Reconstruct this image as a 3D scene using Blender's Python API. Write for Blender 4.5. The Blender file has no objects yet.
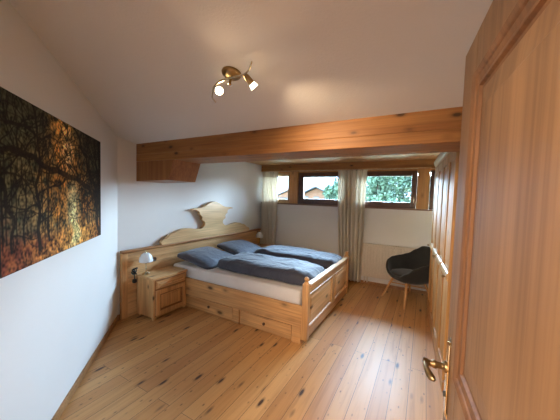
import bpy, bmesh, math, random
from mathutils import Vector, Matrix, noise
random.seed(7)
PI = math.pi
COL = bpy.context.scene.collection

# ------------------------------------------------------------------ helpers
def link(o, parent=None):
    COL.objects.link(o)
    if parent is not None:
        o.parent = parent
    return o

def tag(o, label=None, cat=None, group=None, kind=None):
    if label: o['label'] = label
    if cat: o['category'] = cat
    if group: o['group'] = group
    if kind: o['kind'] = kind
    return o

def thing(name, label, cat, loc=(0, 0, 0), rz=0.0, group=None):
    o = bpy.data.objects.new(name, None)
    o.empty_display_size = .1
    link(o)
    o.location = loc
    o.rotation_euler = (0, 0, rz)
    return tag(o, label, cat, group)

def copy_tree(o, parent=None):
    c = o.copy()
    COL.objects.link(c)
    c.parent = parent
    for ch in list(o.children):
        copy_tree(ch, c)
    return c

class MB:
    """collects shapes for ONE mesh object"""
    def __init__(self):
        self.bm = bmesh.new()
    def box(self, x0, x1, y0, y1, z0, z1, bev=0.0, seg=2):
        bm = self.bm
        vs = [bm.verts.new((x, y, z)) for x in (x0, x1) for y in (y0, y1) for z in (z0, z1)]
        q = [(0, 1, 3, 2), (4, 6, 7, 5), (0, 4, 5, 1), (2, 3, 7, 6), (0, 2, 6, 4), (1, 5, 7, 3)]
        fs = [bm.faces.new([vs[i] for i in f]) for f in q]
        if bev > 0:
            es = list({e for f in fs for e in f.edges})
            bmesh.ops.bevel(bm, geom=es, offset=bev, segments=seg, profile=.6, affect='EDGES')
        return self
    def prism(self, pts, a0, a1, axis='z', bev=0.0):
        """pts: 2-D polygon; axis: the extrusion axis. x:(y,z) y:(x,z) z:(x,y)"""
        bm = self.bm
        def P(u, v, a):
            return {'x': (a, u, v), 'y': (u, a, v), 'z': (u, v, a)}[axis]
        A = [bm.verts.new(P(u, v, a0)) for u, v in pts]
        B = [bm.verts.new(P(u, v, a1)) for u, v in pts]
        n = len(pts)
        f1 = bm.faces.new(A); f2 = bm.faces.new(B[::-1])
        sides = [bm.faces.new((A[i], B[i], B[(i + 1) % n], A[(i + 1) % n])) for i in range(n)]
        if bev > 0:
            es = list(set(f1.edges) | set(f2.edges))
            bmesh.ops.bevel(bm, geom=es, offset=bev, segments=2, profile=.6, affect='EDGES')
        return self
    def tube(self, pts, radii, seg=12, cap=True):
        bm = self.bm
        pts = [Vector(p) for p in pts]
        if not isinstance(radii, (list, tuple)):
            radii = [radii] * len(pts)
        rings = []
        up = None
        for i, p in enumerate(pts):
            d = (pts[min(i + 1, len(pts) - 1)] - pts[max(i - 1, 0)]).normalized()
            if up is None:
                up = Vector((0, 0, 1)) if abs(d.z) < .9 else Vector((1, 0, 0))
            s = d.cross(up)
            if s.length < 1e-5:
                s = d.orthogonal()
            s.normalize(); u2 = s.cross(d).normalized(); up = u2
            rings.append([bm.verts.new(p + (s * math.cos(2 * PI * k / seg) + u2 * math.sin(2 * PI * k / seg)) * radii[i]) for k in range(seg)])
        for a, b in zip(rings, rings[1:]):
            for k in range(seg):
                bm.faces.new((a[k], a[(k + 1) % seg], b[(k + 1) % seg], b[k]))
        if cap:
            bm.faces.new(rings[0][::-1]); bm.faces.new(rings[-1])
        return self
    def lathe(self, prof, c=(0, 0, 0), seg=28, M=None):
        """prof: (r, z) list, spun round z"""
        bm = self.bm
        M = M or Matrix.Identity(4)
        c = Vector(c)
        rings = []
        for r, z in prof:
            if r < 1e-6:
                rings.append([bm.verts.new(c + (M @ Vector((0, 0, z))))])
            else:
                rings.append([bm.verts.new(c + (M @ Vector((r * math.cos(2 * PI * k / seg), r * math.sin(2 * PI * k / seg), z)))) for k in range(seg)])
        for a, b in zip(rings, rings[1:]):
            for k in range(seg):
                k2 = (k + 1) % seg
                if len(a) == 1 and len(b) == 1: continue
                if len(a) == 1: bm.faces.new((a[0], b[k2], b[k]))
                elif len(b) == 1: bm.faces.new((a[k], a[k2], b[0]))
                else: bm.faces.new((a[k], a[k2], b[k2], b[k]))
        return self
    def field(self, O, U, V, N, w, h, prof, fill=True):
        """mitred moulding round the rectangle (0..w, 0..h) at O in axes U,V; prof: (inset, height along N); centre filled"""
        bm = self.bm
        O, U, V, N = Vector(O), Vector(U), Vector(V), Vector(N)
        rings = []
        for i, hh in prof:
            rings.append([bm.verts.new(O + U * a + V * b + N * hh) for a, b in ((i, i), (w - i, i), (w - i, h - i), (i, h - i))])
        for a, b in zip(rings, rings[1:]):
            for k in range(4):
                bm.faces.new((a[k], a[(k + 1) % 4], b[(k + 1) % 4], b[k]))
        if fill:
            bm.faces.new(rings[-1])
        return self
    def build(self, name, mat, parent=None, smooth=False, subsurf=0, auto=None):
        me = bpy.data.meshes.new(name)
        bmesh.ops.recalc_face_normals(self.bm, faces=self.bm.faces[:])
        self.bm.to_mesh(me); self.bm.free()
        if smooth:
            for p in me.polygons: p.use_smooth = True
            if auto is not None and hasattr(me, 'set_sharp_from_angle'):
                me.set_sharp_from_angle(angle=math.radians(auto))
        o = bpy.data.objects.new(name, me)
        me.materials.append(mat)
        link(o, parent)
        if subsurf:
            m = o.modifiers.new('sub', 'SUBSURF'); m.levels = subsurf; m.render_levels = subsurf
        return o

def struct(o):
    o['kind'] = 'structure'
    return o

# ------------------------------------------------------------------ materials
def newmat(name):
    m = bpy.data.materials.new(name); m.use_nodes = True
    nt = m.node_tree; b = nt.nodes['Principled BSDF']
    return m, nt, b

def N(nt, t, **kw):
    n = nt.nodes.new(t)
    for k, v in kw.items():
        if k.startswith('i_'): n.inputs[k[2:].replace('_', ' ')].default_value = v
        else: setattr(n, k, v)
    return n

def mixrgb(nt, fac, a, b, mode='MIX'):
    n = nt.nodes.new('ShaderNodeMix'); n.data_type = 'RGBA'; n.blend_type = mode
    def put(sock, v):
        if isinstance(v, bpy.types.NodeSocket): nt.links.new(v, sock)
        elif isinstance(v, (int, float)): sock.default_value = v
        else: sock.default_value = (*v, 1) if len(v) == 3 else v
    put(n.inputs[0], fac); put(n.inputs[6], a); put(n.inputs[7], b)
    return n.outputs[2]

def ramp(nt, src, stops):
    n = nt.nodes.new('ShaderNodeValToRGB')
    el = n.color_ramp.elements
    el[0].position = stops[0][0]; el[0].color = (*stops[0][1], 1) if len(stops[0][1]) == 3 else stops[0][1]
    el[1].position = stops[-1][0]; el[1].color = (*stops[-1][1], 1)
    for p, c in stops[1:-1]:
        e = el.new(p); e.color = (*c, 1)
    nt.links.new(src, n.inputs[0])
    return n.outputs[0]

def mapping(nt, scale, rot=(0, 0, 0), loc=(0, 0, 0)):
    tc = nt.nodes.new('ShaderNodeTexCoord'); mp = nt.nodes.new('ShaderNodeMapping')
    nt.links.new(tc.outputs['Object'], mp.inputs[0])
    mp.inputs['Scale'].default_value = scale; mp.inputs['Rotation'].default_value = rot; mp.inputs['Location'].default_value = loc
    return mp.outputs[0]

def wood(name, base, grain, axis='x', knots=.085, rough=.4, coat=.0, kscale=4.0, seed=0.0, bump=.05, board=None):
    """pine: streaky grain along axis, dark knots"""
    m, nt, b = newmat(name)
    k = 'xyz'.index(axis)
    sc = [16.0] * 3; sc[k] = .9
    v = mapping(nt, sc, loc=(seed, seed * 1.7, seed * .6))
    n1 = N(nt, 'ShaderNodeTexNoise', i_Scale=1.0, i_Detail=5.0, i_Roughness=.6, i_Distortion=.6)
    nt.links.new(v, n1.inputs['Vector'])
    c = ramp(nt, n1.outputs['Fac'], [(.3, grain), (.55, base), (.75, tuple(min(1, x * 1.1) for x in base))])
    sc2 = [70.0] * 3; sc2[k] = 1.6
    v2 = mapping(nt, sc2, loc=(seed, 0, seed))
    n2 = N(nt, 'ShaderNodeTexNoise', i_Scale=1.0, i_Detail=2.0)
    nt.links.new(v2, n2.inputs['Vector'])
    f2 = ramp(nt, n2.outputs['Fac'], [(.35, (.74, .72, .70)), (.6, (1, 1, 1))])
    c = mixrgb(nt, .8, c, f2, 'MULTIPLY')
    # broad board to board tone
    v3 = mapping(nt, tuple(1.2 if i == k else 7.0 for i in range(3)), loc=(seed * 2, 1, 3))
    n3 = N(nt, 'ShaderNodeTexNoise', i_Scale=1.0, i_Detail=1.0)
    nt.links.new(v3, n3.inputs['Vector'])
    f3 = ramp(nt, n3.outputs['Fac'], [(.35, (.78, .74, .70)), (.65, (1.0, 1.0, 1.0))])
    c = mixrgb(nt, .8, c, f3, 'MULTIPLY')
    if knots:
        sk = [kscale * 1.6] * 3; sk[k] = kscale * .75
        vk = mapping(nt, sk, loc=(seed * 3 + .3, seed, .7))
        vo = N(nt, 'ShaderNodeTexVoronoi', i_Scale=1.0)
        nt.links.new(vk, vo.inputs['Vector'])
        kf = ramp(nt, vo.outputs['Distance'], [(knots, (1, 1, 1)), (knots * 1.9, (.28, .28, .28)), (knots * 3.2, (0, 0, 0))])
        dark = tuple(x * .22 for x in grain)
        c = mixrgb(nt, kf, c, dark)
    nt.links.new(c, b.inputs['Base Color'])
    b.inputs['Roughness'].default_value = rough
    b.inputs['Coat Weight'].default_value = coat
    b.inputs['Coat Roughness'].default_value = .25
    if bump:
        bp = N(nt, 'ShaderNodeBump', i_Strength=bump, i_Distance=.002)
        nt.links.new(n2.outputs['Fac'], bp.inputs['Height']); nt.links.new(bp.outputs[0], b.inputs['Normal'])
    return m

def plain(name, col, rough=.5, metal=0.0, spec=.5):
    m, nt, b = newmat(name)
    b.inputs['Base Color'].default_value = (*col, 1)
    b.inputs['Roughness'].default_value = rough
    b.inputs['Metallic'].default_value = metal
    b.inputs['Specular IOR Level'].default_value = spec
    n1 = N(nt, 'ShaderNodeTexNoise', i_Scale=40.0, i_Detail=3.0)
    nt.links.new(mapping(nt, (1, 1, 1)), n1.inputs['Vector'])
    c = ramp(nt, n1.outputs['Fac'], [(.3, tuple(x * .93 for x in col)), (.7, tuple(min(1, x * 1.04) for x in col))])
    nt.links.new(c, b.inputs['Base Color'])
    return m

def plaster(name, col, bump=.25, scale=90.0):
    m, nt, b = newmat(name)
    v = mapping(nt, (1, 1, 1))
    n0 = N(nt, 'ShaderNodeTexNoise', i_Scale=1.3, i_Detail=3.0); nt.links.new(v, n0.inputs['Vector'])
    c = ramp(nt, n0.outputs['Fac'], [(.3, tuple(x * .96 for x in col)), (.7, col)])
    nt.links.new(c, b.inputs['Base Color'])
    b.inputs['Roughness'].default_value = .9
    b.inputs['Specular IOR Level'].default_value = .2
    n1 = N(nt, 'ShaderNodeTexNoise', i_Scale=scale, i_Detail=4.0, i_Roughness=.6); nt.links.new(v, n1.inputs['Vector'])
    bp = N(nt, 'ShaderNodeBump', i_Strength=bump, i_Distance=.004)
    nt.links.new(n1.outputs['Fac'], bp.inputs['Height']); nt.links.new(bp.outputs[0], b.inputs['Normal'])
    return m

def fabric(name, col, col2=None, rough=.85, wr=0.0, sheen=.3):
    m, nt, b = newmat(name)
    v = mapping(nt, (1, 1, 1))
    n0 = N(nt, 'ShaderNodeTexNoise', i_Scale=6.0, i_Detail=4.0); nt.links.new(v, n0.inputs['Vector'])
    c = ramp(nt, n0.outputs['Fac'], [(.3, col2 or tuple(x * .88 for x in col)), (.7, col)])
    nt.links.new(c, b.inputs['Base Color'])
    b.inputs['Roughness'].default_value = rough
    b.inputs['Sheen Weight'].default_value = sheen
    b.inputs['Specular IOR Level'].default_value = .3
    n1 = N(nt, 'ShaderNodeTexNoise', i_Scale=260.0, i_Detail=2.0); nt.links.new(v, n1.inputs['Vector'])
    bp = N(nt, 'ShaderNodeBump', i_Strength=.2, i_Distance=.001)
    nt.links.new(n1.outputs['Fac'], bp.inputs['Height'])
    if wr:
        n2 = N(nt, 'ShaderNodeTexNoise', i_Scale=9.0, i_Detail=3.0, i_Distortion=1.2); nt.links.new(v, n2.inputs['Vector'])
        b2 = N(nt, 'ShaderNodeBump', i_Strength=wr, i_Distance=.02)
        nt.links.new(n2.outputs['Fac'], b2.inputs['Height']); nt.links.new(bp.outputs[0], b2.inputs['Normal'])
        nt.links.new(b2.outputs[0], b.inputs['Normal'])
    else:
        nt.links.new(bp.outputs[0], b.inputs['Normal'])
    return m

def floor_mat():
    m, nt, b = newmat('pine floorboards')
    tc = nt.nodes.new('ShaderNodeTexCoord')
    mp = nt.nodes.new('ShaderNodeMapping'); mp.inputs['Rotation'].default_value = (0, 0, PI / 2)
    nt.links.new(tc.outputs['Object'], mp.inputs[0])
    br = nt.nodes.new('ShaderNodeTexBrick')
    br.offset = .37; br.inputs['Scale'].default_value = 1.0
    br.inputs['Brick Width'].default_value = 2.3; br.inputs['Row Height'].default_value = .128
    br.inputs['Mortar Size'].default_value = .0016; br.inputs['Mortar Smooth'].default_value = .1
    br.inputs['Color1'].default_value = (0, 0, 0, 1); br.inputs['Color2'].default_value = (1, 1, 1, 1)
    br.inputs['Mortar'].default_value = (.5, .5, .5, 1)
    nt.links.new(mp.outputs[0], br.inputs['Vector'])
    tone = ramp(nt, br.outputs['Color'], [(0, FLOOR_A), (.5, FLOOR_B), (1, FLOOR_C)])
    # shift the grain from board to board
    sep = nt.nodes.new('ShaderNodeSeparateColor'); nt.links.new(br.outputs['Color'], sep.inputs[0])
    mul = nt.nodes.new('ShaderNodeMath'); mul.operation = 'MULTIPLY'; mul.inputs[1].default_value = 13.0
    nt.links.new(sep.outputs[0], mul.inputs[0])
    cmb = nt.nodes.new('ShaderNodeCombineXYZ')
    for i in range(3): nt.links.new(mul.outputs[0], cmb.inputs[i])
    def vec(sc):
        a = nt.nodes.new('ShaderNodeVectorMath'); a.operation = 'MULTIPLY'; a.inputs[1].default_value = sc
        nt.links.new(tc.outputs['Object'], a.inputs[0])
        s = nt.nodes.new('ShaderNodeVectorMath'); s.operation = 'ADD'
        nt.links.new(a.outputs[0], s.inputs[0]); nt.links.new(cmb.outputs[0], s.inputs[1])
        return s.outputs[0]
    n1 = N(nt, 'ShaderNodeTexNoise', i_Scale=1.0, i_Detail=5.0, i_Roughness=.6, i_Distortion=.8)
    nt.links.new(vec((26, 1.1, 26)), n1.inputs['Vector'])
    g = ramp(nt, n1.outputs['Fac'], [(.3, (.72, .66, .58)), (.52, (1, 1, 1)), (.8, (1.0, 1.0, 1.0))])
    c = mixrgb(nt, .75, tone, g, 'MULTIPLY')
    vo = N(nt, 'ShaderNodeTexVoronoi', i_Scale=1.0); nt.links.new(vec((8.0, 2.4, 8.0)), vo.inputs['Vector'])
    kf = ramp(nt, vo.outputs['Distance'], [(.07, (1, 1, 1)), (.11, (.45, .45, .45)), (.17, (0, 0, 0))])
    c = mixrgb(nt, kf, c, (.05, .018, .007))
    vo2 = N(nt, 'ShaderNodeTexVoronoi', i_Scale=1.0); nt.links.new(vec((19, 9, 19)), vo2.inputs['Vector'])
    kf2 = ramp(nt, vo2.outputs['Distance'], [(.06, (.8, .8, .8)), (.12, (.2, .2, .2)), (.18, (0, 0, 0))])
    c = mixrgb(nt, kf2, c, (.10, .045, .018))
    c = mixrgb(nt, br.outputs['Fac'], c, (.09, .045, .02))
    nt.links.new(c, b.inputs['Base Color'])
    rr = ramp(nt, n1.outputs['Fac'], [(.3, (.50, .50, .50)), (.7, (.42, .42, .42))])
    nt.links.new(rr, b.inputs['Roughness'])
    b.inputs['Specular IOR Level'].default_value = .5
    b.inputs['Coat Weight'].default_value = .15; b.inputs['Coat Roughness'].default_value = .35
    bp = N(nt, 'ShaderNodeBump', i_Strength=.12, i_Distance=.002)
    nt.links.new(n1.outputs['Fac'], bp.inputs['Height']); nt.links.new(bp.outputs[0], b.inputs['Normal'])
    return m

FLOOR_A, FLOOR_B, FLOOR_C = (.53, .255, .085), (.60, .31, .11), (.67, .37, .145)
PINE, PINE_G = (.76, .43, .18), (.60, .30, .105)
PINE_L, PINE_LG = (.84, .51, .235), (.68, .37, .15)
ORANGE, ORANGE_G = (.43, .19, .055), (.30, .115, .03)

M_floor = floor_mat()
M_wall = plaster('white wall paint', (.80, .785, .77), bump=.12, scale=60)
M_ceil = plaster('roughcast ceiling paint', (.74, .71, .69), bump=.5, scale=75)
M_beam = wood('beam timber', ORANGE, ORANGE_G, 'x', knots=.075, rough=.55, kscale=5.2, seed=2.1)
M_corbel = wood('corbel timber', (.42, .17, .05), (.31, .11, .03), 'z', knots=0, rough=.4, seed=5)
M_soffit = wood('soffit boards', (.66, .34, .12), (.54, .26, .08), 'x', knots=.05, rough=.5, seed=1)
M_winpine = wood('window pine posts', (.60, .30, .10), (.48, .22, .07), 'z', knots=.07, rough=.4, seed=3)
M_darkwood = wood('brown stained window frame', (.115, .042, .018), (.07, .024, .010), 'x', knots=0, rough=.35, coat=.3)
M_winlight = wood('pale window frame', (.66, .44, .20), (.55, .34, .14), 'z', knots=0, rough=.4)
M_sillw = plain('brown painted sill', (.22, .12, .075), .4)
M_base = wood('baseboard pine', (.44, .22, .085), (.32, .15, .05), 'y', knots=0, rough=.4)
M_bx = wood('bed pine along x', PINE, PINE_G, 'x', seed=.4, rough=.45)
M_by = wood('bed pine along y', PINE, PINE_G, 'y', seed=1.3, rough=.45)
M_bz = wood('bed pine upright', PINE, PINE_G, 'z', seed=2.3, rough=.45, knots=.05)
M_hy = wood('headboard pine', PINE_L, PINE_LG, 'y', seed=4.3, rough=.45, knots=.07)
M_cap = wood('headboard cap pine', (.44, .20, .065), (.32, .13, .04), 'y', seed=6, knots=0, rough=.4)
M_crest = wood('carved crest pine', (.84, .55, .27), (.70, .42, .185), 'y', seed=7, rough=.4, knots=0)
M_knob = plain('dark brown knob', (.13, .05, .02), .35)
M_door = wood('room door pine', (.36, .20, .090), (.25, .13, .055), 'z', seed=9.4, rough=.5, knots=.045, kscale=4.6)
M_mould = wood('door moulding pine', (.27, .125, .048), (.20, .088, .030), 'z', seed=11, rough=.6, knots=0)
M_ward = wood('wardrobe pine', (.62, .34, .115), (.48, .22, .065), 'z', seed=12, rough=.5, knots=.05)
M_wardrail = wood('wardrobe rail pine', (.74, .50, .25), (.64, .40, .18), 'y', seed=13, rough=.3, coat=.2, knots=0)
M_duvet = fabric('slate blue duvet cotton', (.062, .064, .092), (.045, .046, .068), .6, wr=.6, sheen=.3)
M_pillow = fabric('slate blue pillow cotton', (.070, .074, .106), (.052, .054, .08), .6, wr=.5, sheen=.3)
M_sheet = fabric('white cotton sheet', (.80, .76, .74), (.74, .70, .68), .9, wr=.1, sheen=.1)
M_rad = plain('cream radiator enamel', (.74, .67, .58), .35)
M_chair = fabric('charcoal felt', (.036, .036, .036), (.026, .026, .026), .95, sheen=.25)
M_leg = wood('pale oak leg', (.74, .42, .18), (.62, .32, .12), 'z', knots=0, rough=.4)
M_brass = plain('antique brass', (.36, .25, .12), .3, 1.0)
M_brass2 = plain('polished brass', (.74, .64, .44), .16, 1.0)
M_nickel = plain('satin nickel', (.55, .50, .42), .22, 1.0)
M_black = plain('black plastic', (.015, .015, .017), .4)
M_outlet = plain('brown socket plastic', (.10, .045, .02), .4)

def glass_mat():
    m, nt, b = newmat('window glass')
    out = nt.nodes['Material Output']
    tr = nt.nodes.new('ShaderNodeBsdfTransparent'); tr.inputs[0].default_value = (.95, .98, .97, 1)
    gl = nt.nodes.new('ShaderNodeBsdfGlossy'); gl.inputs['Roughness'].default_value = .02
    lw = nt.nodes.new('ShaderNodeLayerWeight'); lw.inputs[0].default_value = .25
    mx = nt.nodes.new('ShaderNodeMixShader')
    nt.links.new(lw.outputs['Fresnel'], mx.inputs[0]); nt.links.new(tr.outputs[0], mx.inputs[1]); nt.links.new(gl.outputs[0], mx.inputs[2])
    nt.links.new(mx.outputs[0], out.inputs[0]); nt.nodes.remove(b)
    return m
M_glass = glass_mat()

def curtain_mat():
    m, nt, b = newmat('beige curtain cloth')
    out = nt.nodes['Material Output']
    v = mapping(nt, (300, 300, 60))
    n1 = N(nt, 'ShaderNodeTexNoise', i_Scale=1.0, i_Detail=2.0); nt.links.new(v, n1.inputs['Vector'])
    c = ramp(nt, n1.outputs['Fac'], [(.3, (.74, .67, .57)), (.7, (.86, .79, .69))])
    nt.links.new(c, b.inputs['Base Color']); b.inputs['Roughness'].default_value = .9
    tl = nt.nodes.new('ShaderNodeBsdfTranslucent'); nt.links.new(c, tl.inputs[0])
    mx = nt.nodes.new('ShaderNodeMixShader'); mx.inputs[0].default_value = .3
    nt.links.new(b.outputs[0], mx.inputs[1]); nt.links.new(tl.outputs[0], mx.inputs[2]); nt.links.new(mx.outputs[0], out.inputs[0])
    return m
M_curtain = curtain_mat()

def emit(name, col, s):
    m, nt, b = newmat(name)
    b.inputs['Emission Color'].default_value = (*col, 1); b.inputs['Emission Strength'].default_value = s
    return m

# ------------------------------------------------------------------ room shell
LA = .823
LD = (math.sin(LA), -math.cos(LA))           # direction of the oblique left wall, from its far corner towards the camera
LN = (math.cos(LA), math.sin(LA))            # its normal, into the room
CY = -3.19
YB = -5.06                                   # inner face of the wall with the room door
def lp(s, off=0.0): return (s * LD[0] + off * LN[0], CY + s * LD[1] + off * LN[1])
S_END = (CY - YB) / math.cos(LA)
XR = 4.02
def cz(y): return 1.578 - .2033 * y

struct(MB().box(-1.0, 5.2, -7.4, .3, -.12, 0).build('floor', M_floor))
# sloped ceiling slab
m = MB()
fp = [(-.3, -2.90), (XR + .2, -2.90), (XR + .2, YB - .1), (1.6, YB - .1), (-.3, -3.35)]
A = [m.bm.verts.new((x, y, cz(y))) for x, y in fp]; B = [m.bm.verts.new((x, y, cz(y) + .3)) for x, y in fp]
m.bm.faces.new(A); m.bm.faces.new(B[::-1])
for i in range(5): m.bm.faces.new((A[i], B[i], B[(i + 1) % 5], A[(i + 1) % 5]))
struct(m.build('ceiling', M_ceil))
struct(MB().box(-.2, 0, CY - .02, .26, 0, 2.9).build('wall_headboard_side', M_wall))
a, b_ = lp(-.0), lp(S_END + .1)
c_, d_ = lp(S_END + .1, -.12), lp(-.25, -.12)
struct(MB().prism([a, b_, c_, d_], 0, 2.95, 'z').build('wall_left', M_wall))
struct(MB().box(XR, XR + .15, YB - .1, .26, 0, 2.95).build('wall_right', M_wall))
# window wall: below and above the window strip
ZS, ZT = 1.44, 2.105
m = MB().box(0, XR, 0, .26, 0, 1.405).box(0, XR, 0, .26, ZT + .0, 2.5)
m.box(0, .04, 0, .26, 1.405, ZT).box(3.93, XR, 0, .26, 1.405, ZT)
struct(m.build('wall_window_side', M_wall))
# wall with the doorway the photograph is taken from
DX0, DX1, DZ = 2.52, 3.42, 2.03
m = MB().box(1.6, DX0, YB - .12, YB, 0, 2.9).box(DX1, XR + .1, YB - .12, YB, 0, 2.9).box(DX0, DX1, YB - .12, YB, DZ, 2.9)
struct(m.build('wall_behind', M_wall))
# hallway beyond the doorway
m = MB().box(1.2, 1.3, -7.2, YB - .12, 0, 2.6).box(4.6, 4.7, -7.2, YB - .12, 0, 2.6).box(1.2, 4.7, -7.3, -7.2, 0, 2.6)
m.box(1.2, 1.62, YB - .16, YB - .06, 0, 2.6).box(XR, 4.7, YB - .16, YB - .06, 0, 2.6)
struct(m.build('wall_hallway', M_wall))
struct(MB().box(1.2, 4.7, -7.3, YB - .1, 2.5, 2.6).build('ceiling_hallway', M_wall))
# dormer soffit
m = MB()
yy = -.0
while yy > -2.8:
    m.box(0, XR, yy - .138, yy, 2.252, 2.30, bev=.004, seg=1)
    yy -= .14
struct(m.build('ceiling_dormer', M_soffit))
struct(MB().box(-.1, XR + .1, -3.0, .26, 2.30, 2.6).build('ceiling_dormer_core', M_wall))
# big beam and its corbel
YF, YK = -2.957, -2.54
struct(MB().box(0, XR, YF, YK, 1.958, 2.045, bev=.006).box(0, XR, YF + .001, YK, 2.045, 2.34, bev=.004).build('trim_beam', M_beam))
struct(MB().prism([(0, 1.71), (.61, 1.722), (.70, 1.957), (0, 1.957)], YF + .002, YK - .002, 'y', bev=.004).build('trim_corbel', M_corbel))
# head board above the windows, sill, posts
struct(MB().box(0, XR, -.055, .0, 2.11, 2.252, bev=.005).build('trim_window_head', M_beam))
struct(MB().box(.005, XR - .02, -.045, .2, 1.405, 1.432, bev=.006).build('trim_window_sill', M_sillw))
for x0, x1 in ((.70, .895), (1.93, 2.07), (3.105, 3.29)):
    struct(MB().box(x0, x1, -.012, .2, 1.432, 2.11, bev=.004).build('trim_window_post', M_winpine))
struct(MB().box(.04, 3.93, .0, .2, 2.078, 2.11).build('trim_window_lintel', M_winpine))

def window(n, x0, x1, fl, fr_, fb, ft, mat, y0=.0, handle=None):
    z0, z1 = 1.432, 2.078
    fm = MB()
    # outer frame and a slightly proud sash inside it
    w = .035
    for (a0, a1, b0, b1) in ((x0, x0 + w, z0, z1), (x1 - w, x1, z0, z1), (x0 + w, x1 - w, z0, z0 + w), (x0 + w, x1 - w, z1 - w, z1)):
        fm.box(a0, a1, y0 + .004, y0 + .10, b0, b1, bev=.003, seg=1)
    sx0, sx1, sz0, sz1 = x0 + fl, x1 - fr_, z0 + fb, z1 - ft
    o = x0 + .022, x1 - .022, z0 + .022, z1 - .022
    for (a0, a1, b0, b1) in ((o[0], sx0, o[2], o[3]), (sx1, o[1], o[2], o[3]), (sx0, sx1, o[2], sz0), (sx0, sx1, sz1, o[3])):
        fm.box(a0, a1, y0 - .012, y0 + .06, b0, b1, bev=.006)
    f = fm.build('window_%d' % n, mat); struct(f)
    MB().box(sx0 - .01, sx1 + .01, y0 + .022, y0 + .030, sz0 - .01, sz1 + .01).build('window_pane', M_glass, f)
    if handle:
        h = MB().box(handle[0] - .012, handle[0] + .012, y0 - .022, y0 - .010, handle[1] - .03, handle[1] + .03, bev=.004)
        h.tube([(handle[0], y0 - .02, handle[1]), (handle[0], y0 - .05, handle[1])], .008)
        h.tube([(handle[0], y0 - .05, handle[1] + .006), (handle[0], y0 - .052, handle[1] - .075)], [.008, .006])
        h.build('window_handle', M_nickel, f, smooth=True, auto=40)
    return f
window(1, .05, .70, .05, .04, .085, .07, M_winlight)
window(2, .90, 1.93, .12, .09, .112, .095, M_darkwood)
window(3, 2.07, 3.10, .09, .082, .10, .093, M_darkwood, handle=(3.062, 1.60))
window(4, 3.295, 3.93, .09, .09, .10, .093, M_darkwood)

# baseboards
for name, x0, x1, y0, y1 in (('baseboard_headboard_side', 0, .014, CY, 0), ('baseboard_window_side', .014, 3.98, -.014, 0)):
    struct(MB().box(x0, x1, y0, y1, 0, .055, bev=.003).build(name, M_base))
b0, b1, b2, b3 = lp(.0, 0), lp(S_END, 0), lp(S_END - .015, .016), lp(.012, .016)
struct(MB().prism([b0, b1, b2, b3], 0, .06, 'z', bev=.003).build('baseboard_left', M_base))
struct(MB().box(XR - .014, XR, YB, -.0, 0, .055).build('baseboard_right', M_base))
# door lining round the doorway
m = MB().box(DX0, DX0 + .03, YB - .13, YB + .01, 0, DZ).box(DX1 - .03, DX1, YB - .13, YB + .0, 0, DZ).box(DX0, DX1, YB - .13, YB + .01, DZ - .03, DZ)
struct(m.build('trim_door_lining', M_mould))

# ------------------------------------------------------------------ room door, open, in the foreground
FX, FY = 3.326, -4.06                     # free edge
th = math.radians(95.14)
DL = .90
door = bpy.data.objects.new('door_1', None); link(door)
door.location = (FX, FY, 0); door.rotation_euler = (0, 0, th - PI / 2)   # local -y runs from the free edge to the hinge, local +x is the back of the leaf
struct(door); door['label'] = 'open pine room door with raised panels and brass lever handle'
H = 1.995
Z1A, Z1B, Z2A, Z2B = 1.100, 1.890, .16, .99
SW = .135
dm = MB().box(.014, .028, -DL + .02, -.02, .03, H - .03)
for y0, y1, z0, z1 in ((-SW, 0, .008, H), (-DL, -DL + SW, .008, H), (-DL + SW, -SW, .008, Z2A), (-DL + SW, -SW, Z2B, Z1A), (-DL + SW, -SW, Z1B, H)):
    dm.box(0, .04, y0, y1, z0, z1, bev=.002, seg=1)
dm.build('door_leaf', M_door, door)
prof = [(0, -.003), (.004, .006), (.010, .009), (.018, .006), (.022, .001), (.034, -.002), (.044, .002), (.048, .002), (.052, -.004), (.060, -.004)]
def dmould(z0, z1, y0, y1):
    mm = MB().field((0, y0, z0), (0, -1, 0), (0, 0, 1), (-1, 0, 0), y0 - y1, z1 - z0, prof, fill=False)
    mm.build('door_moulding', M_mould, door, smooth=True, auto=35)
    pp = MB().field((0, y0 - .056, z0 + .056), (0, -1, 0), (0, 0, 1), (-1, 0, 0), y0 - y1 - .112, z1 - z0 - .112, [(0, -.005), (.004, -.004), (.05, .001), (.054, .003), (.058, .003)])
    pp.build('door_panel', M_door, door)
dmould(Z1A, Z1B, -SW, -DL + SW)
dmould(Z2A, Z2B, -SW, -DL + SW)
# handle: long brass plate, lever, key
hd = MB()
px = -.006
hd.box(px, .0, -.060, -.028, .945, 1.155, bev=.0025)
for zc in (1.155, .945):
    hd.lathe([(0, -.006), (.018, -.006), (.018, 0), (.012, .003), (0, .003)], (0, -.044, zc), 20, Matrix.Rotation(PI / 2, 4, 'Y') @ Matrix.Rotation(PI, 4, 'X'))
plate = hd.build('handle_plate', M_brass2, door, smooth=True, auto=35)
Rm = Matrix.Rotation(-PI / 2, 4, 'Y')
lv = MB().lathe([(.0, .004), (.017, .004), (.016, .012), (.010, .016), (.009, .030), (.012, .034), (.012, .040), (.009, .044), (.009, .052), (.013, .056), (.013, .066), (.0, .070)], (0, -.044, 1.082), 20, Rm)
lv.tube([(-.058, -.040, 1.083), (-.060, -.055, 1.084), (-.060, -.080, 1.082), (-.056, -.096, 1.079), (-.050, -.108, 1.076), (-.044, -.114, 1.074)], [.009, .008, .008, .0095, .010, .005], 14)
lv.build('handle_lever', M_brass, door, smooth=True, auto=45)
kh = MB().lathe([(0, 0), (.008, 0), (.008, .004), (0, .004)], (-.006, -.044, 1.0), 16, Rm)
kh.build('key_hole', M_black, door)

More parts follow.
